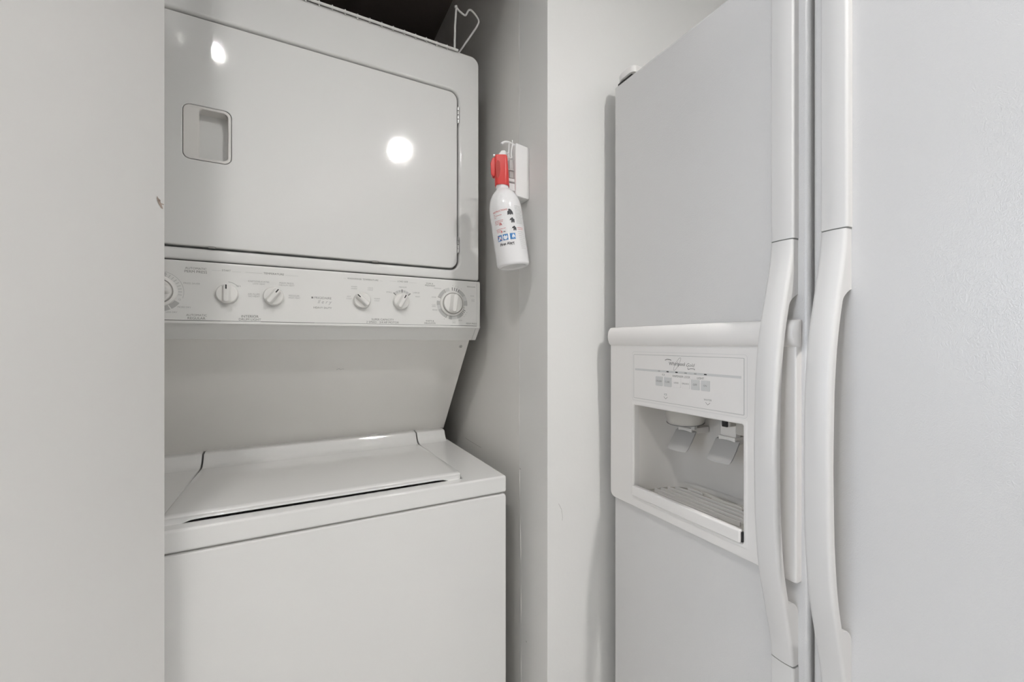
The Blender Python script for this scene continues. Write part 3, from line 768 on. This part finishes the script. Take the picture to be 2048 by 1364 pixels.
for i in range(13):
    P += bars(.0200, .0370 + rnd.uniform(-.002, .002), .1200 - i * .0030, .0011, None)
for i in range(9):
    P += bars(.0200 + .0005 * i, .0360 + rnd.uniform(-.002, .002), .0660 - i * .0042, .0008, None)
polys('small_print', P, lab(0, 0), M_INKL, Ex)
polys('small_print', bars(.0200, .0360, .0745, .0013, None) + bars(.0200, .0350, .0712, .0013, None), lab(0, 0), M_RINK, Ex)
def blob(cu, cv, w, h, pts, m, nm='pictogram'): polys(nm, [[(a * w, b * h) for a, b in pts]], lab(cu, cv, .00075), m, Ex)
hand = [(-.5, -.5), (-.45, .1), (-.2, .3), (-.35, .5), (.05, .5), (.3, .25), (.5, -.1), (.5, -.5), (.2, -.35), (0, -.5), (-.15, -.3)]
blob(.0085, .1075, .0115, .0125, hand, M_KINK)
fig = [(-.5, .0), (-.3, .3), (-.1, .35), (0, .5), (.2, .45), (.25, .25), (.5, .1), (.45, -.5), (.2, -.5), (.15, -.2), (0, -.5), (-.2, -.5), (-.15, .0)]
blob(.0105, .0905, .0105, .0110, fig, M_KINK); blob(.0125, .0735, .0095, .0100, fig, M_KINK)
flame = [(-.5, -.5), (-.35, .1), (-.1, .5), (.1, .2), (.35, .15), (.5, -.5), (.2, -.5), (.1, -.2), (-.1, -.2), (-.15, -.5)]
blob(-.0140, .0860, .0060, .0065, flame, M_RINK); blob(-.0140, .0700, .0045, .0060, flame, M_RINK)
blob(-.0080, .0690, .0050, .0022, flame, M_KINK)
polys('pictogram', stroke([(-.0090, .0855), (.0050, .0900)], .0003) + stroke([(-.0060, .0712), (.0080, .0735)], .0003), lab(0, 0), M_INKL, Ex)
for cu, w in ((-.0205, .0105), (-.0075, .0110), (.0075, .0115)):
    v_ = [lab(cu, .0575, .0003)(-w / 2 + w * k / 6, b) for b in (-.0062, .0062) for k in range(7)]
    mesh('pictogram', v_, [(k, k + 1, k + 8, k + 7) for k in range(6)], M_BINK, Ex, smooth=0, fix=False)
    tri = {-.0205: [(-.4, -.4), (0, .35), (.15, .1), (.3, .4), (.4, -.35), (.1, -.1), (-.1, -.4)], -.0075: [(-.42, .1), (-.15, .35), (.1, .1), (.3, .35), (.4, -.1), (.1, -.4), (-.3, -.35)],
           .0075: [(-.1, .1), (.1, .4), (.35, .1), (.42, -.35), (.15, -.1), (0, -.4), (-.15, -.1)]}[cu]
    polys('pictogram', [[(a * w, b * .0124) for a, b in tri]], lab(cu, .0575, .0008), M_WINK, Ex)
polys('pictogram', stroke([(-.0045, .0050), (.0045, -.0050)], .0013), lab(-.0205, .0575, .0011), M_RINK, Ex)
ew('First Alert', -.0065, .0440, .0315, M_KINK, bold=.03, shear=.25, rot=.02)
polys('small_print', bars(-.0010, .0090, .0400, .0008, None), lab(0, 0), M_KINK, Ex)
